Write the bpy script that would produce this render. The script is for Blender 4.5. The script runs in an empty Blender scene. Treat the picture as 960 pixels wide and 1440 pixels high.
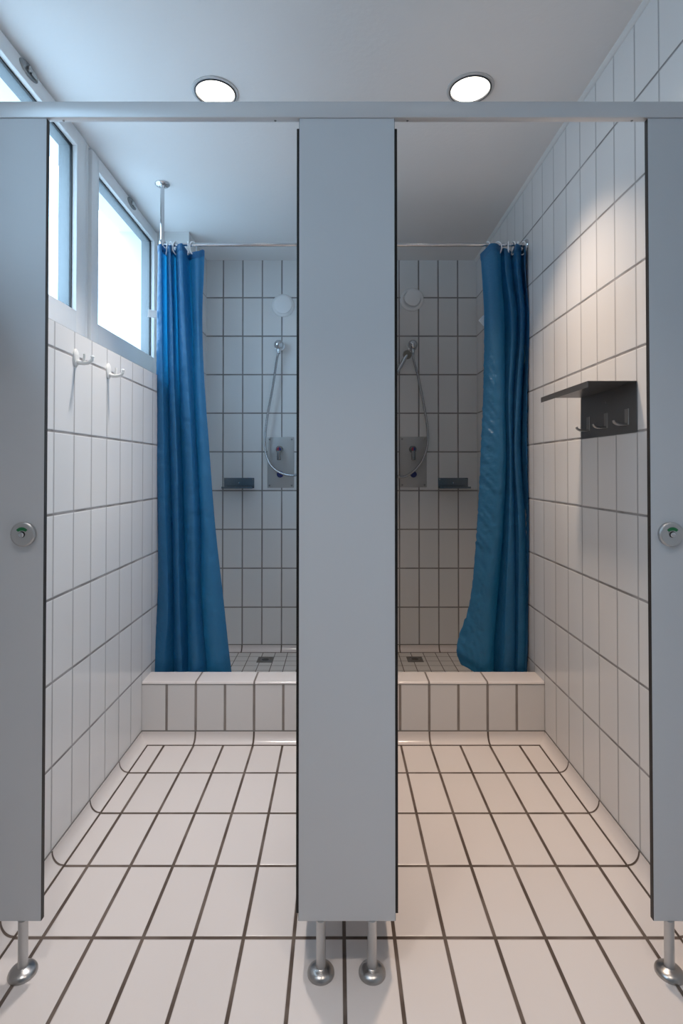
import bpy, bmesh, math, random
from mathutils import Vector, Matrix
random.seed(4)
PI = math.pi
sc = bpy.context.scene
COL = sc.collection

# ------------------------------------------------------------------ dimensions
XL, XR = -0.8499, 0.8939          # faces of the tiled side walls
XW = -1.03                        # plane of the window sashes
YF = 2.3528                       # front face of the shower curb
YC = 2.473                        # back edge of the curb
YB = 3.4825                       # tiled back wall
YCOL = 3.063                      # front of the corner column
YR = -1.5                         # wall behind the viewer
ZC = 2.53                         # ceiling
ZL = 1.618                        # ledge under the windows
ZP = 0.013                        # shower floor
X0 = 0.015                        # tile grid origin across the room
MX, MY, MV = 0.126, 0.1229, 0.2495
ZROW = 1.538
YD = 1.268                        # front of the cubicle panels
ZCURB = 0.254
ZMID = 2.30
XM0, XM1 = -0.035, 0.065          # wall between the showers

# ------------------------------------------------------------------ node helpers
def new_mat(name):
    m = bpy.data.materials.new(name); m.use_nodes = True
    nt = m.node_tree; nt.nodes.clear()
    out = nt.nodes.new('ShaderNodeOutputMaterial')
    return m, nt, out

def mth(nt, op, a, b=None, clamp=False):
    n = nt.nodes.new('ShaderNodeMath'); n.operation = op; n.use_clamp = clamp
    for i, v in enumerate((a, b)):
        if v is None: continue
        if isinstance(v, (int, float)): n.inputs[i].default_value = v
        else: nt.links.new(v, n.inputs[i])
    return n.outputs[0]

def maprange(nt, v, a, b, c=0.0, d=1.0, smooth=True):
    n = nt.nodes.new('ShaderNodeMapRange')
    n.interpolation_type = 'SMOOTHSTEP' if smooth else 'LINEAR'
    nt.links.new(v, n.inputs[0])
    for i, q in enumerate((a, b, c, d)): n.inputs[i + 1].default_value = q
    return n.outputs[0]

def mixcol(nt, fac, a, b):
    n = nt.nodes.new('ShaderNodeMix'); n.data_type = 'RGBA'
    if isinstance(fac, float): n.inputs[0].default_value = fac
    else: nt.links.new(fac, n.inputs[0])
    for s, v in ((6, a), (7, b)):
        if isinstance(v, tuple): n.inputs[s].default_value = (*v[:3], 1)
        else: nt.links.new(v, n.inputs[s])
    return n.outputs[2]

def noise(nt, vec, scale, detail=2.0, rough=0.5):
    n = nt.nodes.new('ShaderNodeTexNoise'); n.inputs['Scale'].default_value = scale
    n.inputs['Detail'].default_value = detail; n.inputs['Roughness'].default_value = rough
    if vec is not None: nt.links.new(vec, n.inputs['Vector'])
    return n.outputs[0]

def bsdf(nt, out, color, rough, metal=0.0, spec=0.5, coat=0.0):
    p = nt.nodes.new('ShaderNodeBsdfPrincipled')
    for key, v in (('Base Color', color), ('Roughness', rough), ('Metallic', metal)):
        if isinstance(v, tuple): p.inputs[key].default_value = (*v[:3], 1)
        elif isinstance(v, (int, float)): p.inputs[key].default_value = v
        else: nt.links.new(v, p.inputs[key])
    p.inputs['Specular IOR Level'].default_value = spec
    p.inputs['Coat Weight'].default_value = coat
    nt.links.new(p.outputs[0], out.inputs[0])
    return p

def bump(nt, p, height, dist, strength=1.0):
    b = nt.nodes.new('ShaderNodeBump'); b.inputs['Distance'].default_value = dist
    b.inputs['Strength'].default_value = strength
    nt.links.new(height, b.inputs['Height']); nt.links.new(b.outputs[0], p.inputs['Normal'])
    return b

def tile_mat(name, axes, mods, phases, joint, tile, grout, grout2=None, rough=0.13, joints=None, upright=None):
    """Glazed tiles in a straight grid; axes like 'YZ'; an axis with module 0 has no joints."""
    m, nt, out = new_mat(name)
    geo = nt.nodes.new('ShaderNodeNewGeometry')
    sep = nt.nodes.new('ShaderNodeSeparateXYZ'); nt.links.new(geo.outputs['Position'], sep.inputs[0])
    masks, hts, ids = [], [], []
    for k, ax in enumerate(axes):
        mo, ph = mods[k], phases[k]
        if not mo: continue
        w = (joints[k] if joints else joint)
        t = mth(nt, 'DIVIDE', mth(nt, 'SUBTRACT', sep.outputs['XYZ'.index(ax)], ph), mo)
        r = mth(nt, 'ROUND', t)
        d = mth(nt, 'MULTIPLY', mth(nt, 'ABSOLUTE', mth(nt, 'SUBTRACT', t, r)), mo)
        masks.append(maprange(nt, d, w / 2 - 0.0007, w / 2 + 0.0007))
        hts.append(maprange(nt, d, w / 2 - 0.0012, w / 2 + 0.0026))
        ids.append(mth(nt, 'FLOOR', t))
    mask = masks[0] if len(masks) == 1 else mth(nt, 'MINIMUM', *masks)
    ht = hts[0] if len(hts) == 1 else mth(nt, 'MINIMUM', *hts)
    comb = nt.nodes.new('ShaderNodeCombineXYZ')
    for i, q in enumerate(ids): nt.links.new(q, comb.inputs[i])
    wn = nt.nodes.new('ShaderNodeTexWhiteNoise'); wn.noise_dimensions = '3D'
    nt.links.new(comb.outputs[0], wn.inputs[0])
    lo = tuple(c * 0.965 for c in tile)
    tcol = mixcol(nt, wn.outputs[0], lo, tile)
    gn = noise(nt, geo.outputs['Position'], 9.0, 3.0)
    gcol = mixcol(nt, maprange(nt, gn, 0.4, 0.65), grout, grout2 or tuple(c * 1.25 for c in grout))
    if upright: gcol = mixcol(nt, masks[1], gcol, upright)
    colr = mixcol(nt, mask, gcol, tcol)
    rg = maprange(nt, mask, 0, 1, 0.85, rough, False)
    p = bsdf(nt, out, colr, rg)
    und = mth(nt, 'MULTIPLY', noise(nt, geo.outputs['Position'], 14.0, 1.0), 0.10)
    bump(nt, p, mth(nt, 'ADD', ht, und), 0.0016, 0.8)
    return m

def plain(name, color, rough=0.4, metal=0.0, spec=0.5, coat=0.0, nscale=0, namp=0.0, ndist=0.001, stretch=None):
    m, nt, out = new_mat(name)
    p = bsdf(nt, out, color, rough, metal, spec, coat)
    if nscale:
        tc = nt.nodes.new('ShaderNodeTexCoord'); vec = tc.outputs['Object']
        if stretch:
            mp = nt.nodes.new('ShaderNodeMapping'); mp.inputs['Scale'].default_value = stretch
            nt.links.new(vec, mp.inputs[0]); vec = mp.outputs[0]
        h = noise(nt, vec, nscale, 3.0, 0.6)
        bump(nt, p, h, ndist, namp)
    return m

# ------------------------------------------------------------------ materials
TILE = (0.755, 0.75, 0.745)
FTILE = (0.74, 0.685, 0.66)
WG, WG2 = (0.21, 0.20, 0.195), (0.33, 0.32, 0.32)
FG, FG2 = (0.085, 0.060, 0.046), (0.15, 0.115, 0.095)
M = {}
M['wall_side'] = tile_mat('white wall tiles side', 'YZ', (MY, MV), (YF, ZROW), 0.005, TILE, WG, WG2, joints=(0.0056, 0.0072), upright=(0.40, 0.39, 0.39))
M['wall_back'] = tile_mat('white wall tiles back', 'XZ', (0.1263, MV), (X0, ZROW), 0.0082, TILE, (0.24, 0.225, 0.218), (0.29, 0.275, 0.268))
M['floor'] = tile_mat('white floor tiles', 'XY', (MX, 2 * MY), (X0, YF), 0.0092, FTILE, FG, FG2, rough=0.22)
M['pan'] = tile_mat('small white shower floor tiles', 'XY', (0.0778, 0.0775), (-0.4755, 3.2166), 0.0045, (0.64, 0.62, 0.60), (0.16, 0.14, 0.125), rough=0.3)
M['curb_face'] = tile_mat('curb face tiles', 'XY', (0.1263, 0), (X0, 0), 0.0105, (0.72, 0.70, 0.685), (0.24, 0.21, 0.19), rough=0.18)
M['curb_top'] = tile_mat('curb top tiles', 'XY', (0.2526, 0), (X0 + 0.1263, 0), 0.0075, FTILE, (0.20, 0.17, 0.15), rough=0.18)
M['cove_x'] = tile_mat('cove tiles across', 'XY', (0.2526, 0), (X0 + 0.1263, 0), 0.0075, FTILE, FG, FG2, rough=0.15)
M['cove_y'] = tile_mat('cove tiles along', 'XY', (0, 2 * MY), (0, YF), 0.0075, FTILE, FG, FG2, rough=0.15)
M['grout_dark'] = plain('dark floor grout', (0.095, 0.070, 0.055), 0.9, nscale=60, namp=0.3)
M['grout_wall'] = plain('grey wall grout', (0.2, 0.19, 0.18), 0.9, nscale=60, namp=0.3)
M['plaster'] = plain('white ceiling plaster', (0.80, 0.79, 0.785), 0.9, spec=0.2, nscale=55, namp=0.22, ndist=0.003)
M['paint'] = plain('white wall paint', (0.66, 0.66, 0.65), 0.6, nscale=120, namp=0.15)
M['caulk'] = plain('white caulk', (0.72, 0.72, 0.71), 0.35, nscale=60, namp=0.1)
M['pvc'] = plain('white window frame plastic', (0.74, 0.745, 0.75), 0.32, nscale=200, namp=0.02)
M['gasket'] = plain('black rubber gasket', (0.008, 0.009, 0.011), 0.5, nscale=200, namp=0.05)
M['reveal'] = plain('grey outer window reveal', (0.030, 0.045, 0.055), 0.6, nscale=50, namp=0.1)
M['panel'] = plain('pale grey laminate', (0.575, 0.595, 0.62), 0.36, spec=0.45, nscale=900, namp=0.06, ndist=0.0004)
M['panel_edge'] = plain('black laminate core edge', (0.012, 0.009, 0.008), 0.5, nscale=300, namp=0.1)
M['rail'] = plain('anodised aluminium rail', (0.64, 0.645, 0.66), 0.38, metal=0.3, nscale=500, namp=0.05, ndist=0.0004, stretch=(0.02, 1, 1))
M['alu'] = plain('anodised aluminium tube', (0.55, 0.55, 0.55), 0.38, metal=0.75, nscale=500, namp=0.04, stretch=(1, 1, 0.02))
M['satin'] = plain('satin stainless steel', (0.42, 0.41, 0.40), 0.28, metal=1.0, nscale=300, namp=0.03, stretch=(1, 1, 0.05))
M['disc'] = plain('brushed steel lock disc', (0.50, 0.50, 0.50), 0.4, metal=0.8, nscale=400, namp=0.05)
M['chrome'] = plain('polished chrome', (0.62, 0.63, 0.65), 0.08, metal=1.0, nscale=40, namp=0.01)
M['hose'] = plain('chrome spiral hose', (0.48, 0.49, 0.51), 0.25, metal=1.0, nscale=600, namp=0.05)
M['steel'] = plain('brushed stainless plate', (0.46, 0.455, 0.45), 0.5, metal=0.5, nscale=350, namp=0.08, stretch=(0.03, 1, 1))
M['darksteel'] = plain('dark brushed stainless', (0.17, 0.17, 0.172), 0.36, metal=0.75, nscale=350, namp=0.08, stretch=(1, 0.03, 1))
M['darksteel_x'] = plain('dark brushed stainless tray', (0.30, 0.31, 0.32), 0.27, metal=0.85, nscale=350, namp=0.08, stretch=(0.03, 1, 1))
M['lever'] = plain('grey chrome lever', (0.26, 0.26, 0.26), 0.25, metal=0.8, nscale=100, namp=0.03)
M['spray'] = plain('olive grey spray plate', (0.20, 0.19, 0.16), 0.5, nscale=200, namp=0.1)
M['screw'] = plain('steel screw', (0.28, 0.28, 0.28), 0.35, metal=1.0, nscale=100, namp=0.05)
M['white_plastic'] = plain('white plastic', (0.76, 0.76, 0.74), 0.35, nscale=80, namp=0.02)
M['ring'] = plain('white plastic ring', (0.82, 0.84, 0.86), 0.3, nscale=80, namp=0.02)
M['vent'] = plain('white enamel vent', (0.86, 0.86, 0.86), 0.3, nscale=60, namp=0.02)
M['red'] = plain('red plastic mark', (0.30, 0.02, 0.05), 0.4, nscale=60, namp=0.02)
M['blue'] = plain('blue plastic', (0.012, 0.025, 0.16), 0.35, nscale=60, namp=0.02)
M['green'] = plain('green vacant mark', (0.01, 0.17, 0.055), 0.4, nscale=60, namp=0.02)
M['black'] = plain('dark slot', (0.01, 0.01, 0.01), 0.6, nscale=60, namp=0.02)
M['drain'] = plain('worn steel drain', (0.20, 0.19, 0.18), 0.45, metal=0.6, nscale=200, namp=0.2)
M['drainhole'] = plain('drain opening', (0.006, 0.006, 0.006), 0.7, nscale=60, namp=0.02)
M['label'] = plain('white woven label', (0.80, 0.81, 0.82), 0.7, nscale=300, namp=0.1)
M['lampring'] = plain('grey lamp trim', (0.55, 0.55, 0.55), 0.4, nscale=60, namp=0.02)
M['lampdark'] = plain('dark lamp bezel', (0.05, 0.055, 0.065), 0.35, metal=0.4, nscale=60, namp=0.02)

def mat_curtain():
    m, nt, out = new_mat('blue nylon curtain')
    tc = nt.nodes.new('ShaderNodeTexCoord')
    p = nt.nodes.new('ShaderNodeBsdfPrincipled')
    p.inputs['Base Color'].default_value = (0.040, 0.175, 0.345, 1)
    p.inputs['Roughness'].default_value = 0.36
    p.inputs['Specular IOR Level'].default_value = 0.45
    tr = nt.nodes.new('ShaderNodeBsdfTranslucent'); tr.inputs[0].default_value = (0.020, 0.36, 0.66, 1)
    mx = nt.nodes.new('ShaderNodeMixShader'); mx.inputs[0].default_value = 0.42
    nt.links.new(p.outputs[0], mx.inputs[1]); nt.links.new(tr.outputs[0], mx.inputs[2])
    nt.links.new(mx.outputs[0], out.inputs[0])
    # creases: broad diagonal ones and fine puckers across the seam
    mp = nt.nodes.new('ShaderNodeMapping'); mp.inputs['Scale'].default_value = (1.0, 1.0, 1.5)
    mp.inputs['Rotation'].default_value = (0, 0.6, 0)
    nt.links.new(tc.outputs['Object'], mp.inputs[0])
    a = noise(nt, mp.outputs[0], 16.0, 3.0, 0.55)
    b = noise(nt, tc.outputs['Object'], 70.0, 2.0, 0.5)
    h = mth(nt, 'ADD', a, mth(nt, 'MULTIPLY', b, 0.12))
    bp = nt.nodes.new('ShaderNodeBump'); bp.inputs['Distance'].default_value = 0.012; bp.inputs['Strength'].default_value = 0.85
    nt.links.new(h, bp.inputs['Height']); nt.links.new(bp.outputs[0], p.inputs['Normal'])
    return m
M['curtain'] = mat_curtain()

def mat_pane():
    m, nt, out = new_mat('frosted window pane')
    t = nt.nodes.new('ShaderNodeBsdfTransparent'); t.inputs[0].default_value = (0.93, 0.97, 0.98, 1)
    l = nt.nodes.new('ShaderNodeBsdfTranslucent'); l.inputs[0].default_value = (0.90, 0.95, 0.97, 1)
    mx = nt.nodes.new('ShaderNodeMixShader'); mx.inputs[0].default_value = 0.15
    nt.links.new(t.outputs[0], mx.inputs[1]); nt.links.new(l.outputs[0], mx.inputs[2])
    nt.links.new(mx.outputs[0], out.inputs[0])
    return m
M['pane'] = mat_pane()

def mat_lens(strength):
    m, nt, out = new_mat('lit lamp glass')
    e = nt.nodes.new('ShaderNodeEmission'); e.inputs[0].default_value = (1.0, 0.93, 0.82, 1)
    e.inputs[1].default_value = strength
    nt.links.new(e.outputs[0], out.inputs[0])
    return m
M['lens'] = mat_lens(4.0)

# ------------------------------------------------------------------ mesh helpers
class MB:
    """Collects shapes; build() links them as ONE mesh object."""
    def __init__(s): s.bm = bmesh.new(); s.mats = []
    def slot(s, m):
        if m not in s.mats: s.mats.append(m)
        return s.mats.index(m)
    def box(s, lo, hi, m, bevel=0.0, seg=2, M4=None):
        i = s.slot(m)
        r = bmesh.ops.create_cube(s.bm, size=1.0)
        vs = r['verts']
        for v in vs:
            v.co = Vector([lo[k] + (v.co[k] + 0.5) * (hi[k] - lo[k]) for k in range(3)])
        fs = set(f for v in vs for f in v.link_faces)
        if bevel:
            es = list(set(e for v in vs for e in v.link_edges))
            rr = bmesh.ops.bevel(s.bm, geom=es, offset=bevel, segments=seg, profile=0.5, affect='EDGES')
            fs = set(f for f in rr['faces']) | set(f for f in fs if f.is_valid)
        vv = set()
        for f in fs:
            f.material_index = i
            vv.update(f.verts)
        if M4 is not None:
            for v in vv: v.co = M4 @ v.co
        return fs
    def quad(s, pts, m):
        f = s.bm.faces.new([s.bm.verts.new(p) for p in pts]); f.material_index = s.slot(m); return f
    def lathe(s, prof, m, M4=None, n=40, mats=None):
        """prof: list of (radius, height) spun about local Z."""
        rings = []
        for r, z in prof:
            if r < 1e-6: rings.append([s.bm.verts.new((0, 0, z))])
            else: rings.append([s.bm.verts.new((r * math.cos(2 * PI * k / n), r * math.sin(2 * PI * k / n), z)) for k in range(n)])
        for q in range(len(rings) - 1):
            a, b = rings[q], rings[q + 1]
            i = s.slot(mats[q] if mats else m)
            for k in range(n):
                k2 = (k + 1) % n
                if len(a) == 1 and len(b) == 1: continue
                if len(a) == 1: f = s.bm.faces.new((a[0], b[k], b[k2]))
                elif len(b) == 1: f = s.bm.faces.new((a[k], a[k2], b[0]))
                else: f = s.bm.faces.new((a[k], a[k2], b[k2], b[k]))
                f.material_index = i
        if M4 is not None:
            for r in rings:
                for v in r: v.co = M4 @ v.co
    def tube(s, pts, rad, m, n=12, closed=False, caps=True):
        i = s.slot(m); N = len(pts); pts = [Vector(p) for p in pts]
        rs = rad if isinstance(rad, (list, tuple)) else [rad] * N
        rings = []; up = None
        for k in range(N):
            a = pts[(k - 1) % N] if (closed or k > 0) else pts[k]
            b = pts[(k + 1) % N] if (closed or k < N - 1) else pts[k]
            t = (b - a).normalized()
            if up is None:
                up = Vector((0, 0, 1)) if abs(t.z) < 0.9 else Vector((1, 0, 0))
            u = (up - t * up.dot(t)).normalized(); w = t.cross(u); up = u
            rings.append([s.bm.verts.new(pts[k] + rs[k] * (u * math.cos(2 * PI * j / n) + w * math.sin(2 * PI * j / n))) for j in range(n)])
        for k in range(N if closed else N - 1):
            a, b = rings[k], rings[(k + 1) % N]
            for j in range(n):
                f = s.bm.faces.new((a[j], a[(j + 1) % n], b[(j + 1) % n], b[j])); f.material_index = i
        if caps and not closed:
            for r in (rings[0], rings[-1]):
                f = s.bm.faces.new(r); f.material_index = i
    def build(s, name, parent=None, smooth=35, loc=None):
        bmesh.ops.recalc_face_normals(s.bm, faces=s.bm.faces[:])
        me = bpy.data.meshes.new(name); s.bm.to_mesh(me); s.bm.free()
        for m in s.mats: me.materials.append(m)
        if smooth:
            for p in me.polygons: p.use_smooth = True
            me.set_sharp_from_angle(angle=math.radians(smooth))
        o = bpy.data.objects.new(name, me); COL.objects.link(o)
        if parent is not None: o.parent = parent
        if loc: o.location = loc
        return o

def T(x, y, z): return Matrix.Translation((x, y, z))
def aim(loc, d):
    """matrix putting local +Z along d at loc"""
    return T(*loc) @ Vector(d).to_track_quat('Z', 'Y').to_matrix().to_4x4()

def tag(o, label, cat, group=None):
    o['label'] = label; o['category'] = cat
    if group: o['group'] = group
    return o
def thing(name, loc, label, cat, group=None):
    o = bpy.data.objects.new(name, None); COL.objects.link(o); o.location = loc
    o.empty_display_size = 0.05
    return tag(o, label, cat, group)
def struct(o, label=None):
    o['kind'] = 'structure'
    if label: o['label'] = label
    return o
def spline(pts, per=10):
    out = []; P = [Vector(p) for p in pts]; P = [2 * P[0] - P[1]] + P + [2 * P[-1] - P[-2]]
    for i in range(1, len(P) - 2):
        for k in range(per):
            t = k / per
            out.append(0.5 * (2 * P[i] + (P[i + 1] - P[i - 1]) * t + (2 * P[i - 1] - 5 * P[i] + 4 * P[i + 1] - P[i + 2]) * t * t
                              + (3 * P[i] - P[i - 1] - 3 * P[i + 1] + P[i + 2]) * t ** 3))
    out.append(P[-2]); return out

# ------------------------------------------------------------------ the room
b = MB(); b.box((-1.25, YR - 0.1, -0.12), (1.05, YC - 0.02, 0.0), M['floor'])
struct(b.build('floor', smooth=0), 'white rectangular floor tiles with dark brown joints')
b = MB(); b.box((-1.25, YC - 0.02, -0.12), (1.05, YB + 0.1, ZP), M['pan'])
struct(b.build('floor_shower', smooth=0), 'small square tiles on the shower floor')
b = MB(); b.box((-1.25, YR - 0.1, ZC), (1.05, YB + 0.1, ZC + 0.12), M['plaster'])
struct(b.build('ceiling', smooth=0), 'white textured plaster ceiling')

b = MB()
b.box((-1.25, YR, 0.0), (XL, YB, ZL), M['wall_side'])
b.box((-1.25, YCOL, ZL), (XL, YB, ZC), M['wall_side'])
b.quad([(-1.25, YCOL - .0006, ZL), (XL, YCOL - .0006, ZL), (XL, YCOL - .0006, ZC), (-1.25, YCOL - .0006, ZC)], M['paint'])
b.quad([(-1.25, YR, ZL + .0006), (XL, YR, ZL + .0006), (XL, YCOL, ZL + .0006), (-1.25, YCOL, ZL + .0006)], M['paint'])
struct(b.build('wall_left', smooth=0), 'white tiled wall below the windows')
b = MB(); b.box((XR, YR, 0.0), (1.05, YB, ZC), M['wall_side'])
struct(b.build('wall_right', smooth=0), 'white tiled wall on the right')
b = MB(); b.box((-1.25, YB, 0.0), (1.05, YB + 0.1, ZC), M['wall_back'])
struct(b.build('wall_back', smooth=0), 'white tiled wall behind the showers')
b = MB(); b.box((-1.25, YR - 0.1, 0.0), (1.05, YR, ZC), M['paint'])
struct(b.build('wall_front', smooth=0), 'white wall opposite the cubicles')
b = MB(); b.box((XM0, YC, ZP), (XM1, YB, ZMID), M['wall_side'])
b.box((XM0, YC - .04, ZCURB), (XM1, YC, ZMID), M['wall_side'])
struct(b.build('wall_middle', smooth=0), 'tiled wall between the two showers')

# white caulk strips in the corner of ceiling and wall
def strip(name, x, y0, y1, sx):
    b = MB()
    pts = [(x, ZC - 0.014), (x - sx * 0.004, ZC - 0.012), (x - sx * 0.011, ZC - 0.004), (x - sx * 0.013, ZC)]
    for k in range(3):
        (xa, za), (xb, zb) = pts[k], pts[k + 1]
        b.quad([(xa, y0, za), (xb, y0, zb), (xb, y1, zb), (xa, y1, za)], M['caulk'])
    return struct(b.build(name), 'white caulk bead along the ceiling')
strip('trim_1', XR - .0003, YR, YB, 1)

# ------------------------------------------------------------------ curb and coves
def cove_profile(out, h, n=10):
    """points from the wall (0,h) to the floor (out,0), hollow quarter round with a lip at each end"""
    P = [(0.0, h + 0.005), (0.0012, h + 0.0045), (0.0012, h)]
    for k in range(n + 1):
        a = PI / 2 * k / n
        P.append((out - (out - 0.0030) * math.cos(a), h - (h - 0.0022) * math.sin(a)))
    P += [(out + 0.0005, 0.0009), (out + 0.0065, 0.0009), (out + 0.0065, 0.0)]
    return P
def cove(name, P, fn, a, c, mat, label):
    """extrude profile P from a to c; fn(out, z, s) gives a point"""
    b = MB()
    for k in range(len(P) - 1):
        m = M['grout_dark'] if k >= len(P) - 3 else (M['grout_wall'] if k < 2 else mat)
        (o0, z0), (o1, z1) = P[k], P[k + 1]
        b.quad([fn(o0, z0, a(o0)), fn(o1, z1, a(o1)), fn(o1, z1, c(o1)), fn(o0, z0, c(o0))], m)
    bmesh.ops.remove_doubles(b.bm, verts=b.bm.verts[:], dist=1e-6)
    return struct(b.build(name, smooth=40), label)
CO, CH = 0.0345, 0.041
Pf = cove_profile(CO, CH)
e = .0003
cove('baseboard_left', Pf, lambda o, z, s: (XL + e + o, s, z + e), lambda o: YR, lambda o: YF - o, M['cove_y'], 'hollow white cove tiles along the left wall')
cove('baseboard_right', Pf, lambda o, z, s: (XR - e - o, s, z + e), lambda o: YR, lambda o: YF - o, M['cove_y'], 'hollow white cove tiles along the right wall')
cove('baseboard_curb', Pf, lambda o, z, s: (s, YF - e - o, z + e), lambda o: XL + o, lambda o: XR - o, M['cove_x'], 'hollow white cove tiles under the curb')
Pb = cove_profile(0.036, 0.036)
for nm, xa, xb in (('baseboard_back', XL, XM0), ('baseboard_back.001', XM1, XR)):
    cove(nm, Pb, lambda o, z, s: (s, YB - e - o, z + ZP + e), lambda o: xa, lambda o: xb, M['cove_x'], 'hollow white cove tiles at the foot of the shower wall')

# curb: tiled face, rounded nose, tiled top
b = MB()
R = 0.009
prof = [(YF, 0.0), (YF, ZCURB - R)]
for k in range(1, 7):
    a = PI / 2 * k / 6
    prof.append((YF + R - R * math.cos(a), ZCURB - R + R * math.sin(a)))
prof += [(YC - 0.004, ZCURB), (YC, ZCURB - 0.004), (YC, ZP)]
for k in range(len(prof) - 1):
    (y0, z0), (y1, z1) = prof[k], prof[k + 1]
    m = M['curb_face'] if k == 0 or k >= len(prof) - 2 else M['curb_top']
    b.quad([(XL, y0, z0), (XR, y0, z0), (XR, y1, z1), (XL, y1, z1)], m)
bmesh.ops.remove_doubles(b.bm, verts=b.bm.verts[:], dist=1e-6)
b.box((XL, YF - .0005, ZCURB - .0128), (XR, YF + .002, ZCURB - .0098), M['grout_wall'])
struct(b.build('trim_2', smooth=40), 'white tiled curb in front of the showers')

# ------------------------------------------------------------------ windows in the left wall
PITCH = 0.897
def frame_mesh(b, y0, y1, z0, z1, oy0, oy1, oz0, oz1, xf, xb, m, bev=0.004):
    b.box((xb, y0, z0), (xf, oy0, z1), m, bev)
    b.box((xb, oy1, z0), (xf, y1, z1), m, bev)
    b.box((xb, oy0 - .004, z0), (xf, oy1 + .004, oz0), m, bev)
    b.box((xb, oy0 - .004, oz1), (xf, oy1 + .004, z1), m, bev)
def ring_quads(b, y0, y1, z0, z1, xa, xb, m):
    b.quad([(xa, y0, z0), (xb, y0, z0), (xb, y0, z1), (xa, y0, z1)], m)
    b.quad([(xa, y1, z0), (xb, y1, z0), (xb, y1, z1), (xa, y1, z1)], m)
    b.quad([(xa, y0, z0), (xb, y0, z0), (xb, y1, z0), (xa, y1, z0)], m)
    b.quad([(xa, y0, z1), (xb, y0, z1), (xb, y1, z1), (xa, y1, z1)], m)
OZ0, OZ1 = 1.80, 2.456
def make_window(name, oy0, oy1, label):
    root = bpy.data.objects.new(name, None); COL.objects.link(root)
    root.location = (XW, (oy0 + oy1) / 2, ZL); struct(root, label)
    off = Vector(root.location)
    def fin(b, nm, sm=35):
        for v in b.bm.verts: v.co -= off
        return b.build(nm, root, smooth=sm)
    y0, y1 = oy0 - 0.0705, oy1 + 0.078
    b = MB(); frame_mesh(b, y0 + .003, y1 - .003, 1.712, ZC - .012, oy0, oy1, OZ0, OZ1, XW, XW - 0.05, M['pvc'])
    fin(b, 'sash_frame')
    b = MB(); frame_mesh(b, y0 - .024, y1 + .0245, ZL + .001, ZC - .0005, y0 - .004, y1 + .004, 1.705, ZC - .008, XW - 0.012, XW - 0.07, M['pvc'], .002)
    fin(b, 'fixed_frame')
    g = .007
    b = MB()
    b.box((XW - .027, oy0, OZ0), (XW - .019, oy0 + g, OZ1), M['gasket'])
    b.box((XW - .027, oy1 - g * .9, OZ0), (XW - .019, oy1, OZ1), M['gasket'])
    b.box((XW - .027, oy0 + g, OZ0), (XW - .019, oy1 - g * .9, OZ0 + g), M['gasket'])
    b.box((XW - .027, oy0 + g, OZ1 - g), (XW - .019, oy1 - g * .9, OZ1), M['gasket'])
    fin(b, 'gasket', 0)
    b = MB(); x = XW - .0265
    b.quad([(x, oy0 + .001, OZ0 + .001), (x, oy1 - .001, OZ0 + .001), (x, oy1 - .001, OZ1 - .001), (x, oy0 + .001, OZ1 - .001)], M['pane'])
    fin(b, 'pane', 0)
    b = MB(); ring_quads(b, oy0 + .0005, oy1 - .0005, OZ0 + .0005, OZ1 - .0005, XW - .028, XW - .074, M['reveal'])
    fin(b, 'outer_reveal', 0)
    # oval latch on the top rail
    hy, hz = (oy0 + oy1) / 2 + .012, 2.500
    b = MB()
    n = 36; prof = [(1.0, 0.0), (1.0, .003), (.93, .0055), (0.0, .006)]
    b.lathe(prof, M['screw'], T(XW, hy, hz) @ Matrix(((0, 0, 1, 0), (.052, 0, 0, 0), (0, .021, 0, 0), (0, 0, 0, 1))), n)
    h = fin(b, 'window_latch'); 
    b = MB()
    b.lathe([(.010, .0062), (.010, .012), (.008, .014), (0, .0145)], M['satin'], T(XW, hy - .008, hz) @ Matrix(((0, 0, 1, 0), (1, 0, 0, 0), (0, 1, 0, 0), (0, 0, 0, 1))), 20)
    b.box((XW + .0065, hy + .004, hz - .009), (XW + .011, hy + .034, hz + .009), M['satin'], .002)
    k = fin(b, 'latch_lever'); k.parent = h
    b = MB(); b.box((XW + .0061, hy - .002, hz - .008), (XW + .0085, hy + .004, hz + .010), M['black'])
    k = fin(b, 'latch_slot', 0); k.parent = h
    # daylight portal just outside the pane
    L = bpy.data.lights.new('daylight_portal', 'AREA'); L.shape = 'RECTANGLE'; L.size = oy1 - oy0; L.size_y = .66
    L.cycles.is_portal = True
    o = bpy.data.objects.new('daylight_portal', L); COL.objects.link(o)
    o.location = (XW - .076, (oy0 + oy1) / 2, (OZ0 + OZ1) / 2)
    o.rotation_euler = Vector((1, 0, 0)).to_track_quat('-Z', 'Y').to_euler()
names = ['frosted window above the left shower stall', 'frosted window beside the left cubicle opening',
         'unseen frosted window left of the viewer, added to light the panel fronts', 'unseen frosted window behind the viewer, added to light the panel fronts']
make_window('window_1', 2.3148, 3.015, names[0])
make_window('window_2', 2.3148 - PITCH, 3.015 - PITCH, names[1])
make_window('added_window_3', .46, .90, names[2])  # unseen, added to light the panel fronts; narrowed to dim the left one
make_window('added_window_4', 2.3148 - 3 * PITCH, 3.015 - 3 * PITCH, names[3])  # unseen, added for more daylight on the panel fronts
b = MB(); b.box((-1.25, 1.005, ZL + .001), (XW - .005, 1.321, ZC - .0005), M['paint'])  # unseen pier, added to keep some daylight off the left panel
struct(b.build('added_pier', smooth=0), 'unseen white pier added between the windows to dim the left panel')
# wall above the ledge where the window band ends
b = MB(); b.box((-1.25, YR, ZL + .001), (XW - .005, 2.3148 - 3 * PITCH - .097, ZC - .0005), M['paint'])
struct(b.build('wall_left.001', smooth=0), 'white painted wall beyond the last window')

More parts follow.
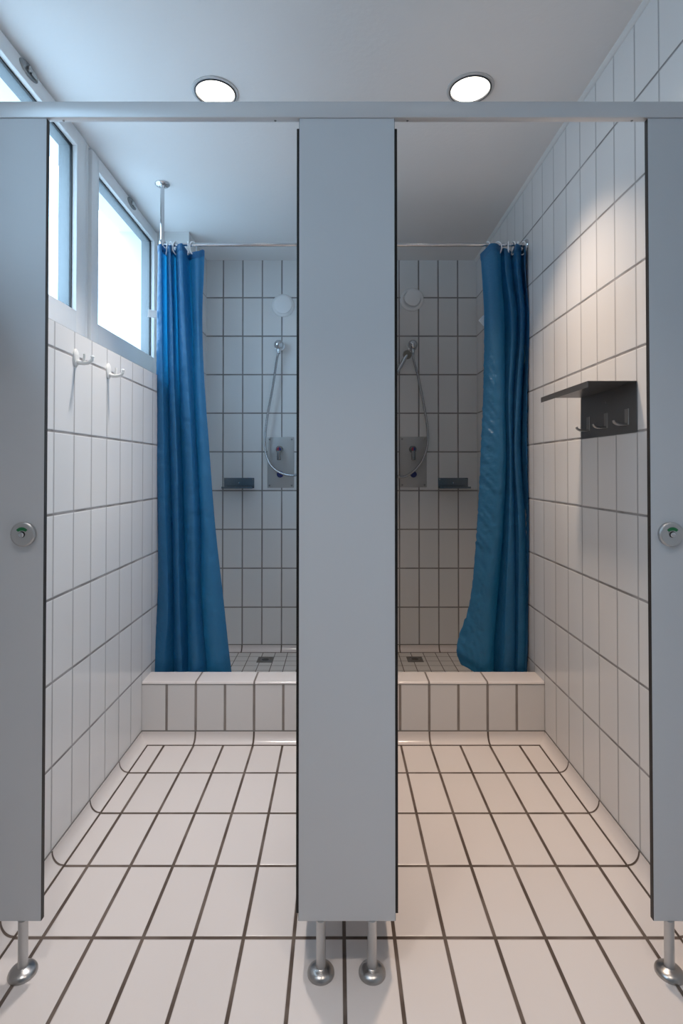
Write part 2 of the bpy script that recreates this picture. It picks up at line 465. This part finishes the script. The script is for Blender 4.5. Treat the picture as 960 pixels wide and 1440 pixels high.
# ------------------------------------------------------------------ cubicle front
ZT, ZBOT = 2.005, 0.125
TH = 0.013
def foot_parts(root, x, off):
    g = MB()
    g.tube([(x - off[0], TH / 2, 0.006 - off[2]), (x - off[0], TH / 2, ZBOT + .0 - off[2])], 0.0108, M['alu'], 20)
    lg = g.build('leg', root)
    f = MB()
    r = 0.0315
    pr = [(0.0, 0.0005)] + [(r, 0.0005), (r, 0.003)] + [(r * math.cos(a), .003 + .0150 * math.sin(a)) for a in [PI / 2 * k / 8 for k in range(1, 7)]] + [(.0112, .0178)]
    f.lathe(pr, M['satin'], T(x - off[0], TH / 2, -off[2]), 40)
    f.build('foot', lg)
def panel_mesh(x0, x1, edges, z0=ZBOT, z1=ZT):
    b = MB()
    fs = b.box((x0, 0, z0), (x1, TH, z1), M['panel'], 0.0008, 1)
    i = b.slot(M['panel_edge'])
    for f in b.bm.faces:
        f.normal_update()
        if f.normal.x > .6 and 'r' in edges or f.normal.x < -.6 and 'l' in edges: f.material_index = i
    return b
def shift(b, off):
    for v in b.bm.verts: v.co -= Vector(off)
# centre pilaster
r_ = thing('pilaster', (0.0205, YD, 0), 'wide pale grey panel between the two open cubicle doorways, on two legs', 'partition panel')
b = panel_mesh(-0.0925, 0.1335, 'lr'); shift(b, (0.0205, 0, 0)); b.build('panel', r_)
for x in (-0.0404, 0.079): foot_parts(r_, x, (0.0205, 0, 0))
# outer panels with the lock discs
def lock(root, x, off, turn):
    b = MB(); C = Matrix(((1, 0, 0, 0), (0, 0, 1, 0), (0, -1, 0, 0), (0, 0, 0, 1)))   # local +Z -> world -Y
    base = T(x - off[0], 0, 1.0225 - off[2]) @ Matrix(((1, 0, 0, 0), (0, 0, -1, 0), (0, 1, 0, 0), (0, 0, 0, 1)))
    r = .0287
    b.lathe([(r, 0.0), (r, .008), (r - .0025, .0105), (r - .004, .011), (r - .006, .0108), (0, .0108)], M['disc'], base, 48)
    d = b.build('lock_disc', root)
    # green crescent window above the spindle
    b = MB(); n = 14; pts = []
    for k in range(n + 1):
        a = math.radians(38 + 104 * k / n); pts.append((.0168 * math.cos(a), .0168 * math.sin(a)))
    low = []
    for k in range(n + 1):
        a = math.radians(142 - 104 * k / n); low.append((.0110 * math.cos(a), .0030 + .0058 * math.sin(a)))
    ring = [base @ Vector((px, py, .0115)) for px, py in pts + low]
    f = b.bm.faces.new([b.bm.verts.new(p) for p in ring]); f.material_index = b.slot(M['green'])
    b.build('vacant_mark', d, smooth=0)
    b = MB()
    b.lathe([(.0075, .0109), (.0075, .0112), (.0, .0112)], M['black'], base, 24)
    b.lathe([(.0062, .0112), (.0062, .0150), (.0050, .0162), (0, .0166)], M['chrome'], base @ T(0, -.0005, 0), 24)
    b.box((-.0012, -.0062, .0150), (.0012, .0062, .0170), M['disc'], 0, 1, base @ Matrix.Rotation(turn, 4, 'Z'))
    b.build('spindle', d)
r_ = thing('side_panel', (-0.77, YD, 0), 'pale grey cubicle side panel left of the left doorway, with a round lock', 'partition panel')
b = panel_mesh(XL + .002, -0.6890, 'r'); shift(b, (-0.77, 0, 0)); b.build('panel', r_)
foot_parts(r_, -0.7345, (-0.77, 0, 0)); lock(r_, -0.7345, (-0.77, 0, 0), .3)
r_ = thing('side_panel', (0.812, YD, 0), 'pale grey cubicle side panel right of the right doorway, against the tiled wall', 'partition panel')
b = panel_mesh(0.7315, XR - .002, 'l'); shift(b, (0.812, 0, 0)); b.build('panel', r_)
foot_parts(r_, 0.7715, (0.812, 0, 0)); lock(r_, 0.7765, (0.812, 0, 0), 1.2)
# head rail
r_ = thing('head_rail', (0.022, YD, ZT), 'long grey metal rail running across the top of the cubicle fronts', 'rail')
b = MB()
b.box((XL - .16 - .022, -.003, .0005), (XR - .002 - .022, .0155, .0385), M['rail'], .0015, 2)
b.build('rail_body', r_)
for x in (-.655, -.15, .165, .70):
    b = MB(); b.lathe([(.0, -.0012), (.0022, -.0010), (.003, .0004)], M['screw'], T(x - .022, .010, 0), 14)
    b.build('screw', r_)
# doors swung open into the stalls
def door(x0, x1, label):
    xc = (x0 + x1) / 2; r = thing('cubicle_door', (xc, YD + .02, ZBOT), label, 'door')
    b = MB()
    w = (x1 - x0) / 2
    b.box((-w, 0, .002), (w, .56, ZT - ZBOT - .012), M['panel'], .0008, 1)
    i = b.slot(M['panel_edge'])
    for f in b.bm.faces:
        f.normal_update()
        if abs(f.normal.y) > .6: f.material_index = i
    b.build('door_leaf', r)
    for z in (.20, 1.62):
        b = MB()
        b.tube([(w * (1 if xc < 0 else -1) * 1.55, .004, z), (w * (1 if xc < 0 else -1) * 1.55, .004, z + .09)], .0045, M['satin'], 12)
        b.build('hinge', r)
    b = MB()
    s = -1 if xc < 0 else 1
    b.lathe([(.027, 0), (.027, .006), (.012, .009), (.012, .03), (.02, .034), (.02, .048), (0, .05)], M['disc'], T(-s * w, .51, .90) @ Matrix.Rotation(-s * PI / 2, 4, 'Y'), 28)
    b.build('door_knob', r)
door(-.0995, -.0865, 'left cubicle door swung inwards, only its black edge shows beside the pilaster')
door(.1285, .1415, 'right cubicle door swung inwards, only its black edge shows beside the pilaster')
# dividing panel between the two stalls, behind the pilaster
r_ = thing('partition_panel', (0.0205, 1.86, 0), 'grey dividing panel between the stalls, running back from the pilaster to the curb', 'partition panel')
b = MB(); b.box((-.0065, -.57, ZBOT), (.0065, YF - 1.86 - .002, ZT - .003), M['panel'], .0008, 1)
b.build('panel', r_)

# ------------------------------------------------------------------ downlights
def downlight(x, y, label, power, color=(1.0, 0.80, 0.65), spread=92):
    r = thing('downlight', (x, y, ZC), label, 'ceiling light', 'recessed ceiling lights')
    b = MB()
    b.lathe([(.083, -.0004), (.0825, -.003), (.078, -.0048), (.0745, -.005), (.073, -.0042)], M['lampring'], None, 56)
    b.build('trim_ring', r)
    b = MB()
    b.lathe([(.073, -.0042), (.0725, -.0075), (.0705, -.0085), (.0685, -.0072), (.0675, -.0012)], M['lampdark'], None, 56)
    b.build('bezel', r)
    b = MB(); b.lathe([(.0678, -.0012), (.05, -.0020), (0, -.0026)], M['lens'], None, 48)
    b.build('lamp_glass', r)
    L = bpy.data.lights.new('downlight_lamp', 'AREA'); L.shape = 'DISK'; L.size = .125
    L.energy = power; L.color = color; L.spread = math.radians(spread)
    o = bpy.data.objects.new('downlight_lamp', L); COL.objects.link(o); o.location = (x, y, ZC - .010)
LP = 7.6
downlight(-.441, 1.924, 'lit round downlight over the left stall', LP * .84, (1.0, 0.91, 0.85))
downlight(.470, 1.906, 'lit round downlight over the right stall', LP * .86, (1.0, 0.78, 0.61))
downlight(-.441, .42, 'lit round downlight in front of the left doorway', LP * .36, (1.0, 0.91, 0.85), 84)
downlight(.470, .42, 'lit round downlight in front of the right doorway', LP * .25, (1.0, 0.84, 0.72), 84)

# ------------------------------------------------------------------ shower rods, rings
ZROD, YROD = 2.239, 2.546
def rod(x0, x1, label, post=None, flange=None):
    r = thing('curtain_rod', ((x0 + x1) / 2, YROD, ZROD), label, 'curtain rod'); cx = (x0 + x1) / 2
    b = MB(); b.tube([(x0 - cx, 0, 0), (x1 - cx, 0, 0)], .0085, M['chrome'], 20); b.build('rail_tube', r)
    if post is not None:
        b = MB(); b.tube([(post - cx, 0, -.008), (post - cx, 0, ZC - ZROD - .004)], .0095, M['chrome'], 20)
        b.lathe([(0, -.0092), (.012, -.0092), (.0135, -.008), (.0135, .018), (.012, .021), (.0095, .021)], M['chrome'], T(post - cx, 0, 0), 24)
        p = b.build('post', r)
        b = MB(); b.lathe([(.034, -.0005), (.034, -.004), (.028, -.010), (.014, -.013), (.0098, -.020)], M['chrome'], T(post - cx, 0, ZC - ZROD), 32)
        b.build('ceiling_flange', p)
    for xf, s in flange:
        b = MB(); b.lathe([(.025, .0005), (.025, .004), (.022, .008), (.013, .012), (.011, .024), (.0086, .024)], M['chrome'], T(xf - cx, 0, 0) @ Matrix.Rotation(s * PI / 2, 4, 'Y'), 32)
        b.build('wall_flange', r)
rod(-.8335, XM0 - .001, 'chrome curtain rod across the left shower, hung from a ceiling post', -.8335, [(XM0, -1)])
rod(XM1 + .001, XR - .001, 'chrome curtain rod across the right shower, fixed to the tiled wall', None, [(XM1, 1), (XR, -1)])
def ring(x, rot, label, group):
    b = MB(); n = 40; pts = []
    for k in range(n):
        a = 2 * PI * k / n
        pts.append((0, .020 * math.sin(a), .030 * math.cos(a)))
    b.tube(pts, .0031, M['ring'], 10, closed=True)
    o = b.build('curtain_ring', loc=(x, YROD, ZROD - .0165)); o.rotation_euler = (0, 0, rot)
    return tag(o, label, 'curtain ring', group)
words = ['first', 'second', 'third', 'fourth', 'fifth', 'sixth']
for k, (x, rz) in enumerate(((-.815, .5), (-.794, .7), (-.768, -.5), (-.712, .35), (-.687, -.6))):
    ring(x, rz, 'white curtain ring on the left shower rod, %s from the ceiling post' % words[k], 'rings of the left curtain')
for k, (x, rz) in enumerate(((.8745, .5), (.853, -.4), (.829, .2), (.8065, -.35), (.7545, .9), (.707, .35))):
    ring(x, rz, 'white curtain ring on the right shower rod, %s from the right wall' % words[k], 'rings of the right curtain')

# ------------------------------------------------------------------ curtains
def lerp_rows(levels, z):
    """levels: list of (z, [values]) sorted from top down; smooth interpolation"""
    if z >= levels[0][0]: return levels[0][1]
    for (za, a), (zb, c) in zip(levels, levels[1:]):
        if z >= zb:
            t = (za - z) / (za - zb)
            i = levels.index((za, a))
            p0 = levels[max(0, i - 1)]; p3 = levels[min(len(levels) - 1, i + 2)]
            o = []
            for k in range(len(a)):
                m1 = (c[k] - p0[1][k]) / max(1e-6, p0[0] - zb) * (za - zb)
                m2 = (p3[1][k] - a[k]) / max(1e-6, za - p3[0]) * (za - zb)
                h = t * t * t; q = t * t
                o.append((2 * h - 3 * q + 1) * a[k] + (h - 2 * q + t) * m1 + (-2 * h + 3 * q) * c[k] + (h - q) * m2)
            return o
    return levels[-1][1]
def cat(vals, s):
    n = len(vals) - 1; f = min(max(s, 0), .99999) * n; i = int(f); t = f - i
    p1, p2 = vals[i], vals[i + 1]; p0 = vals[i - 1] if i else p1; p3 = vals[i + 2] if i + 2 <= n else p2
    return .5 * (2 * p1 + (p2 - p0) * t + (2 * p0 - 5 * p1 + 4 * p2 - p3) * t * t + (3 * p1 - p0 - 3 * p2 + p3) * t ** 3)
def fold(vals, s, kind):
    """cross-section of the cloth: rounded ridges that meet in sharp valleys; odd entries are ridges"""
    n = len(vals) - 1; f = min(max(s, 0), .99999) * n; i = int(f); t = f - i
    a, b = vals[i], vals[i + 1]
    if kind == 'x': return a + (b - a) * t
    if i % 2 == 0: return a + (b - a) * math.sin(PI / 2 * t) ** .58
    return b + (a - b) * math.sin(PI / 2 * (1 - t)) ** .58
from mathutils import noise as mn
def curtain(levels, depths, tops, bots, label, seed, pucker, tagpos):
    """levels: z -> x of edge, ridge, valley ... edge; depths: forward/back offset of each"""
    zt = levels[0][0]; zb = levels[-1][0]
    xm = sum(levels[-1][1]) / len(levels[-1][1])
    root = thing('shower_curtain', (xm, YROD, zb), label, 'shower curtain')
    bm = bmesh.new(); NS, NZ = 224, 150; grid = []
    for j in range(NZ + 1):
        row = []
        for i in range(NS + 1):
            s = i / NS
            top, bot = min(cat(tops, s), 2.2292), cat(bots, s)
            v = j / NZ
            z = top + (bot - top) * v
            xs = lerp_rows(levels, z); dp = lerp_rows(depths, z)
            x, d = fold(xs, s, 'x'), fold(dp, s, 'd')
            q = Vector((x * 9 + seed, z * 3.2, s * 2))
            d += .004 * mn.noise(q) + .0015 * mn.noise(q * 3.1)
            # puckers along the side seams
            for edge, w in ((0, pucker[0]), (1, pucker[1])):
                if w:
                    k = max(0, 1 - abs(s - edge) / .16)
                    fade = min(1, max(0, (1.95 - z) / .3))
                    d += w * k * fade * (mn.noise(Vector((s * 6, z * 55 + s * 40, seed))) + .5 * mn.noise(Vector((s * 9, z * 110, seed + 5))))
            row.append(bm.verts.new((x - xm, d, z - zb)))
        grid.append(row)
    for j in range(NZ):
        for i in range(NS):
            bm.faces.new((grid[j][i], grid[j][i + 1], grid[j + 1][i + 1], grid[j + 1][i]))
    me = bpy.data.meshes.new('cloth'); bm.to_mesh(me); bm.free(); me.materials.append(M['curtain'])
    for p in me.polygons: p.use_smooth = True
    o = bpy.data.objects.new('cloth', me); COL.objects.link(o); o.parent = root
    # stitched hems: thin raised bands along top
    bm = bmesh.new(); rows = []
    for dz in (0.0, .0015, .030, .0315):
        r = []
        for i in range(NS + 1):
            s = i / NS; z = min(cat(tops, s), 2.2292) - dz - .001
            xs = lerp_rows(levels, z); dp = lerp_rows(depths, z)
            X = lambda v: fold(xs, min(1, max(0, v)), 'x')
            D = lambda v: fold(dp, min(1, max(0, v)), 'd')
            q = Vector((X(s) * 9 + seed, z * 3.2, s * 2))
            d = D(s) + .004 * mn.noise(q) + .0015 * mn.noise(q * 3.1)
            # offset along the local normal towards the viewer
            tx, ty = X(s + .004) - X(s - .004), D(s + .004) - D(s - .004); L = math.hypot(tx, ty) or 1
            offn = .0016 if dz in (.0015, .030) else .0002
            r.append(bm.verts.new((X(s) - xm + ty / L * offn, d - tx / L * offn, z - zb)))
        rows.append(r)
    for j in range(3):
        for i in range(NS): bm.faces.new((rows[j][i], rows[j][i + 1], rows[j + 1][i + 1], rows[j + 1][i]))
    me = bpy.data.meshes.new('hem'); bm.to_mesh(me); bm.free(); me.materials.append(M['curtain'])
    for p in me.polygons: p.use_smooth = True
    h = bpy.data.objects.new('hem', me); COL.objects.link(h); h.parent = root
    # white care label sewn to the edge
    tx, ty, tz, ang = tagpos
    b = MB(); b.box((-.019, -.0006, -.018), (.019, .0006, .018), M['label'], .0003, 1, T(tx - xm, ty, tz - zb) @ Matrix.Rotation(ang, 4, 'Y') @ Matrix.Rotation(.25, 4, 'Z'))
    b.build('care_label', root)
    return root
CXP, CYP, FP, PT, H = 475.353, 650.585, 759.76, .0133, 1.1728
def world_xz(u, v, Y):
    """the point at distance Y that a sight line of the survey photo meets"""
    c, s = math.cos(PT), math.sin(PT); a = (u - CXP) / FP; k = -(v - CYP) / FP
    t = Y / (c - k * s); return a * t, H + (s + k * c) * t
def conv(ox, rows, dep, scale=6.854):
    out = []
    for v, xs in rows:
        z = world_xz(0, v, YROD)[1]
        out.append((z, [world_xz(ox + x / scale, v, YROD + d)[0] for x, d in zip(xs, dep)]))
    return out
depL = [.010, -.034, .042, -.032, .070, -.040, .044, -.022, .010]
rowsL = [(336, [120, 150, 205, 238, 298, 350, 435, 510, 562]), (370, [120, 152, 207, 240, 300, 350, 430, 510, 562]), (450, [110, 158, 210, 258, 315, 372, 450, 505, 545]),
         (530, [104, 160, 220, 270, 326, 400, 465, 520, 562]), (640, [106, 170, 236, 300, 355, 440, 500, 552, 616]),
         (740, [120, 190, 256, 312, 376, 458, 540, 588, 668]), (850, [115, 215, 266, 322, 402, 475, 550, 645, 752]),
         (915, [75, 175, 268, 338, 411, 480, 585, 690, 800]), (946, [58, 150, 270, 350, 415, 480, 600, 700, 826])]
LvL = conv(205, rowsL, depL)
dL = [(2.3, depL), (1.4, depL), (.6, [.004, -.034, .052, -.030, .078, -.042, .024, -.036, .012]), (.2, [-.01, -.034, .052, -.028, .078, -.042, .022, -.036, 0.01])]
topL = [world_xz(0, v, YROD + d)[1] for v, d in zip([344, 343, 353, 344, 352, 342, 359, 353, 352], depL)]
botL = [world_xz(0, v, YROD)[1] for v in [953, 955, 958, 957, 958, 957, 958, 957, 956]]
curtain(LvL, dL, topL, botL, 'blue shower curtain drawn to the window side of the left shower', 3.0, (.004, .003), (-.872, -.02, 1.905, .1))
depR = [.008, -.042, .062, -.018, .034, -.034, .074, -.032, .014]
rowsR = [(336, [262, 405, 462, 510, 570, 617, 655, 702, 738]), (375, [285, 410, 464, 512, 575, 622, 656, 700, 742]), (450, [310, 420, 500, 580, 630, 662, 696, 742, 780]),
         (560, [300, 438, 502, 548, 592, 622, 660, 720, 784]), (640, [276, 462, 512, 560, 588, 605, 655, 720, 776]),
         (740, [240, 425, 490, 545, 600, 650, 692, 740, 786]), (850, [165, 340, 445, 505, 600, 650, 690, 735, 778]),
         (912, [42, 320, 412, 500, 595, 650, 690, 722, 762]), (946, [115, 325, 408, 485, 590, 640, 680, 712, 735])]
LvR = conv(635, rowsR, depR)
for z, xs in LvR: xs[-1] = min(xs[-1], XR - .006)
dR = [(2.3, depR), (1.2, depR), (.6, [.0, -.036, .084, -.040, .018, -.022, .030, -.022, .010]), (.2, [.0, -.034, .092, -.042, .008, -.022, .014, -.018, .012])]
topR = [world_xz(0, v, YROD + d)[1] for v, d in zip([357, 339, 354, 349, 356, 340, 356, 345, 362], depR)]
botR = [world_xz(0, v, YROD)[1] for v in [934, 951, 955, 956, 957, 957, 957, 957, 956]]
curtain(LvR, dR, topR, botR, 'darker blue crinkled shower curtain drawn to the tiled right wall', 11.0, (.018, .016), (.695, .03, 1.887, .75))

# ------------------------------------------------------------------ fittings on the back wall
FACE = Matrix(((1, 0, 0, 0), (0, 0, -1, 0), (0, 1, 0, 0), (0, 0, 0, 1)))     # local +Z towards the viewer, local Y up
def vent(x, z, r, opened, label):
    root = thing('air_vent', (x, YB, z), label, 'air vent')
    b = MB()
    b.lathe([(r, .0005), (r, .004), (r * .97, .007), (r * .80, .014), (r * .74, .0145), (r * .71, .003), (.020, .002)], M['vent'], FACE, 56)
    b.build('vent_ring', root)
    b = MB(); h = .014 + opened; q = r * (.80 if opened < .01 else .68)
    b.lathe([(0, h - .004), (q * .9, h - .004), (q, h), (q * .98, h + .004), (q * .75, h + .008), (.006, h + .0095)] + ([(.006, h + .0085), (0, h + .0085)] if opened > .01 else [(0, h + .0096)]), M['vent'], FACE, 56)
    b.lathe([(.006, .004), (.006, h)], M['vent'], FACE, 12)
    b.build('vent_disc', root)
vent(-.356, 2.2355, .0735, .004, 'closed round white air vent above the left shower hose')
vent(.4765, 2.2745, .0755, .022, 'round white air vent above the right shower hose, its disc screwed out')

def hose_tube(b, pts, m):
    P = spline(pts, 40); out = [P[0]]; acc = 0; step = .0032
    # resample evenly
    d = [0]
    for a, c in zip(P, P[1:]): d.append(d[-1] + (c - a).length)
    n = int(d[-1] / step); Q = []; j = 0
    for k in range(n + 1):
        t = d[-1] * k / n
        while j < len(d) - 2 and d[j + 1] < t: j += 1
        u = (t - d[j]) / max(1e-9, d[j + 1] - d[j]); Q.append(P[j].lerp(P[j + 1], u))
    b.tube(Q, [.0080 if k % 2 else .0068 for k in range(n + 1)], m, 10)
def shower(bx, bz, pts, handset, label):
    off = Vector((bx, YB, bz)); root = thing('hand_shower', off, label, 'hand shower')
    b = MB(); r = .0315
    b.lathe([(.033, .0005), (.033, .004), (.026, .007), (.016, .009), (.016, .020)], M['chrome'], FACE, 32)
    b.lathe([(0, .012)] + [(r * math.sin(a), .040 - r * math.cos(a)) for a in [PI * k / 18 for k in range(2, 18)]] + [(0, .040 + r)], M['chrome'], FACE, 36)
    b.lathe([(.0105, -.055), (.0105, -.048), (.0125, -.046), (.0125, -.030), (.010, -.027)], M['chrome'], T(0, -.045, 0), 24)
    b.build('wall_outlet', root)
    b = MB(); hose_tube(b, [Vector(p) - off for p in pts], M['hose']); b.build('hose', root)
    # handset: tapered handle with a round rose
    p0, p1, fdir = [Vector(v) for v in handset]
    d = (p1 - p0); L = d.length
    b = MB(); b.lathe([(.0085, 0), (.011, .012), (.0105, .05), (.0125, L * .6), (.0135, L - .02), (.010, L)], M['chrome'], aim(p0 - off, d), 24)
    hd = b.build('handle', root)
    b = MB(); b.lathe([(0, -.022), (.012, -.020), (.024, -.006), (.029, 0), (.029, .006), (.027, .009)], M['chrome'], aim(p1 - off, fdir), 32)
    b.lathe([(.027, .009), (.0, .0095)], M['spray'], aim(p1 - off, fdir), 32)
    b.build('spray_head', hd)
    # bracket between wall and handle
    m_ = p0.lerp(p1, .72)
    b = MB(); b.tube([Vector((m_.x, YB - .001, m_.z)) - off, m_ - off], [.016, .011], M['chrome'], 16); b.build('handset_bracket', root)
yh = 3.437
shower(.4765, 1.9712, [(.4775, yh, 1.918), (.4800, yh, 1.8775), (.5097, yh, 1.7641), (.5455, yh, 1.5828), (.5690, yh, 1.4244), (.5630, yh - .005, 1.3114), (.5267, yh - .010, 1.2211),
        (.4633, yh - .015, 1.1533), (.3956, yh - .012, 1.1263), (.335, yh, 1.17), (.300, yh, 1.29), (.292, yh, 1.45), (.305, yh - .02, 1.60), (.318, 3.408, 1.70)],
       ((.318, 3.408, 1.70), (.4337, 3.400, 1.8983), (.12, -1, -.12)), 'chrome hand shower and looped hose on the right shower wall')
shower(-.3786, 1.9712, [(-.381, yh, 1.918), (-.3909, yh, 1.8775), (-.4177, yh, 1.6961), (-.4536, yh, 1.4923), (-.4660, yh, 1.334), (-.4486, yh - .005, 1.2436), (-.4079, yh - .010, 1.1804),
        (-.3401, yh - .015, 1.1443), (-.2679, yh - .012, 1.1398), (-.205, yh, 1.18), (-.172, yh, 1.27), (-.165, yh, 1.40), (-.165, 3.408, 1.50)],
       ((-.165, 3.408, 1.50), (-.165, 3.400, 1.73), (0, -1, -.15)), 'chrome wall outlet with looped shower hose in the left shower')

def mixer(x0, x1, z0, z1, label, xb, kx):
    cx, cz = (x0 + x1) / 2, (z0 + z1) / 2; root = thing('shower_mixer', (cx, YB, cz), label, 'shower control')
    w, h = (x1 - x0) / 2, (z1 - z0) / 2
    b = MB(); b.box((-w, -.005, -h), (w, -.0001, h), M['steel'], .002, 2); b.build('plate', root)
    for sx in (-1, 1):
        for sz in (-1, 1):
            b = MB(); b.lathe([(.0062, .005), (.0062, .0068), (.004, .008), (0, .0082)], M['screw'], T(sx * (w - .014), 0, sz * (h - .015)) @ FACE, 16); b.build('screw', root)
    lx, lz = kx - cx, 1.3044 - cz
    b = MB(); b.lathe([(.024, .005), (.024, .010), (.019, .013), (.019, .035), (.017, .039), (0, .040)], M['lever'], T(lx, 0, lz) @ FACE, 32)
    b.box((-.0125, -.043, -.070), (.0125, -.033, -.008), M['lever'], .004, 3, T(lx, 0, lz))
    lv = b.build('lever', root)
    b = MB()
    for a0, m in ((PI / 2, 'red'), (-PI / 2, 'blue')):
        c = FACE @ Vector((0, 0, .0412)); pts = [FACE @ Vector((.0135 * math.cos(a0 + PI * k / 12), .0135 * math.sin(a0 + PI * k / 12), .0412)) for k in range(13)]
        f = b.bm.faces.new([b.bm.verts.new(T(lx, 0, lz) @ p) for p in pts]); f.material_index = b.slot(M[m])
    b.build('hot_cold_mark', lv, smooth=0)
    b = MB(); b.lathe([(.021, .005), (.021, .010), (.0185, .012), (.0185, .020), (.016, .0225), (0, .023)], M['blue'], T(xb - cx, 0, 1.1439 - cz) @ FACE, 32)
    k = b.build('button', root); k['label'] = 'round dark blue push button'
mixer(-.4555, -.2845, 1.057, 1.3835, 'steel shower control plate below the left hose, beside the left soap tray', -.3728, -.3776)
mixer(.3975, .5695, 1.060, 1.386, 'steel shower control plate below the right hose, beside the right soap tray', .4842, .4799)

def soap(x0, x1, label):
    cx = (x0 + x1) / 2; w = (x1 - x0) / 2; root = thing('soap_tray', (cx, YB, 1.055), label, 'soap tray')
    b = MB()
    b.box((-w, -.0022, 0), (w, -.0001, .066), M['darksteel_x'], .0006, 1); b.build('back_plate', root)
    b = MB()
    b.box((-w, -.078, 0), (w, -.0023, .0016), M['darksteel_x'], .0005, 1)
    b.box((-w, -.0795, 0), (w, -.0780, .012), M['darksteel_x'], .0005, 1)
    b.build('tray', root)
    for x, z in ((0, .034), (-w + .010, .056), (w - .010, .056)):
        b = MB(); b.lathe([(.0045, .0022), (.0045, .0036), (0, .0042)], M['chrome'] if x == 0 else M['screw'], T(x, 0, z) @ FACE, 14); b.build('screw', root)
soap(-.735, -.540, 'dark steel soap tray on the back wall of the left shower')
soap(.6425, .8355, 'dark steel soap tray on the back wall of the right shower')

def drain(x, y, label):
    root = thing('floor_drain', (x, y, ZP), label, 'drain')
    b = MB(); w = .048
    b.box((-w, -w, .0004), (w, w, .0022), M['drain'], .0008, 1); b.build('grate', root)
    b = MB()
    b.lathe([(.030, .0023), (.030, .0035), (.025, .0040), (.022, .0026)], M['screw'], None, 28); b.build('rim', root)
    b = MB()
    for i in range(-2, 3):
        for j in range(-2, 3):
            if abs(i) + abs(j) < 4 and math.hypot(i, j) < 2.3:
                b.lathe([(.0030, .00245), (0, .0025)], M['drainhole'], T(i * .0085, j * .0085, 0), 10)
    b.build('holes', root, smooth=0)
drain(-.445, 3.312, 'square steel drain in the left shower floor')
drain(.469, 3.32, 'square steel drain in the right shower floor')

# ------------------------------------------------------------------ white double hooks on the left wall
def coat_hook(y, z, label):
    root = thing('coat_hook', (XL, y, z), label, 'coat hook')
    b = MB()
    Q = Matrix(((0, 0, 1, 0), (1, 0, 0, 0), (0, 1, 0, 0), (0, 0, 0, 1)))      # local +Z -> world +X
    b.lathe([(1, .0001), (1, .004), (.85, .007), (0, .009)], M['white_plastic'], Q @ Matrix.Diagonal((.017, .029, 1, 1)), 28)
    b.build('base', root)
    b = MB()
    P = spline([(.004, 0, -.012), (.02, 0, -.017), (.042, 0, -.016), (.054, 0, -.008), (.056, 0, .001)], 8)
    b.tube(P, [.0075 - .0025 * k / (len(P) - 1) for k in range(len(P))], M['white_plastic'], 12)
    b.lathe([(0, -.006), (.005, -.004), (.0065, 0), (.005, .004), (0, .006)], M['white_plastic'], T(.056, 0, .003), 16)
    b.build('prong', root)
    b = MB()
    P = spline([(.018, 0, -.016), (.027, 0, -.012), (.030, 0, .002), (.030, 0, .012)], 8)
    b.tube(P, [.0055 - .0012 * k / (len(P) - 1) for k in range(len(P))], M['white_plastic'], 12)
    b.build('upper_prong', root)
coat_hook(1.742, 1.535, 'white plastic coat hook on the left tiled wall, nearer the doorway')
coat_hook(1.990, 1.537, 'white plastic coat hook on the left tiled wall, nearer the blue curtain')

# ------------------------------------------------------------------ steel hook shelf on the right wall
root = thing('hook_shelf', (XR, 1.797, 1.2855), 'dark steel shelf with three hooks on the right tiled wall', 'shelf')
y0, y1 = 1.611 - 1.797, 1.984 - 1.797; zt = 1.4370 - 1.2855; dx = -.1490
b = MB(); b.box((-.0026, y0, 0), (-.0006, y1, zt), M['darksteel'], .0006, 1); b.build('back_plate', root)
b = MB()
b.box((dx, y0, zt + .0001), (-.0006, y1, zt + .0019), M['darksteel'], .0006, 1)
b.box((dx, y0, zt - .0175), (dx + .0018, y1, zt + .0001), M['darksteel'], .0006, 1)
b.build('shelf_board', root)
for yy in (1.6655, 1.7955, 1.9235):
    b = MB(); y = yy - 1.797
    b.box((-.0045, y - .0120, .026), (-.0027, y + .0120, .076), M['satin'], .0006, 1)
    P = spline([(-.0040, y, .028), (-.018, y, .0275), (-.034, y, .0285), (-.043, y, .034), (-.045, y, .040)], 8)
    b.tube(P, .0042, M['satin'], 12); b.build('hook', root)
b = MB(); b.lathe([(.004, .0026), (.004, .0036), (0, .0042)], M['screw'], T(0, 0, .112) @ Matrix.Rotation(-PI / 2, 4, 'Y'), 14); b.build('screw', root)

# ------------------------------------------------------------------ daylight
w = bpy.data.worlds.new('overcast_sky'); sc.world = w; w.use_nodes = True
nt = w.node_tree; bg = nt.nodes['Background']
bg.inputs[0].default_value = (0.52, 0.76, 1.0, 1)
tc = nt.nodes.new('ShaderNodeTexCoord'); sp = nt.nodes.new('ShaderNodeSeparateXYZ')
nt.links.new(tc.outputs['Generated'], sp.inputs[0])
nt.links.new(maprange(nt, sp.outputs[2], -0.05, 0.95, 2.5, 13.0, False), bg.inputs[1])   # overcast: brightest overhead

# ------------------------------------------------------------------ camera
cam = bpy.data.cameras.new('camera'); co = bpy.data.objects.new('camera', cam); COL.objects.link(co)
co.location = (0, 0, H); co.rotation_euler = (PI / 2 + PT, 0, 0)
cam.sensor_fit = 'VERTICAL'; cam.sensor_height = 36.0; cam.sensor_width = 24.0; cam.lens = FP * 36 / 1440
cam.shift_x = (480 - CXP) / 1440; cam.shift_y = (CYP - 720) / 1440
cam.clip_start = .02
sc.camera = co
vs = sc.view_settings
vs.view_transform = 'Standard'; vs.look = 'None'; vs.exposure = 0.17; vs.gamma = 1.0; vs.use_curve_mapping = False
sc.cycles.max_bounces = 12; sc.cycles.diffuse_bounces = 8; sc.cycles.transparent_max_bounces = 12
sc.cycles.sample_clamp_indirect = 6.0
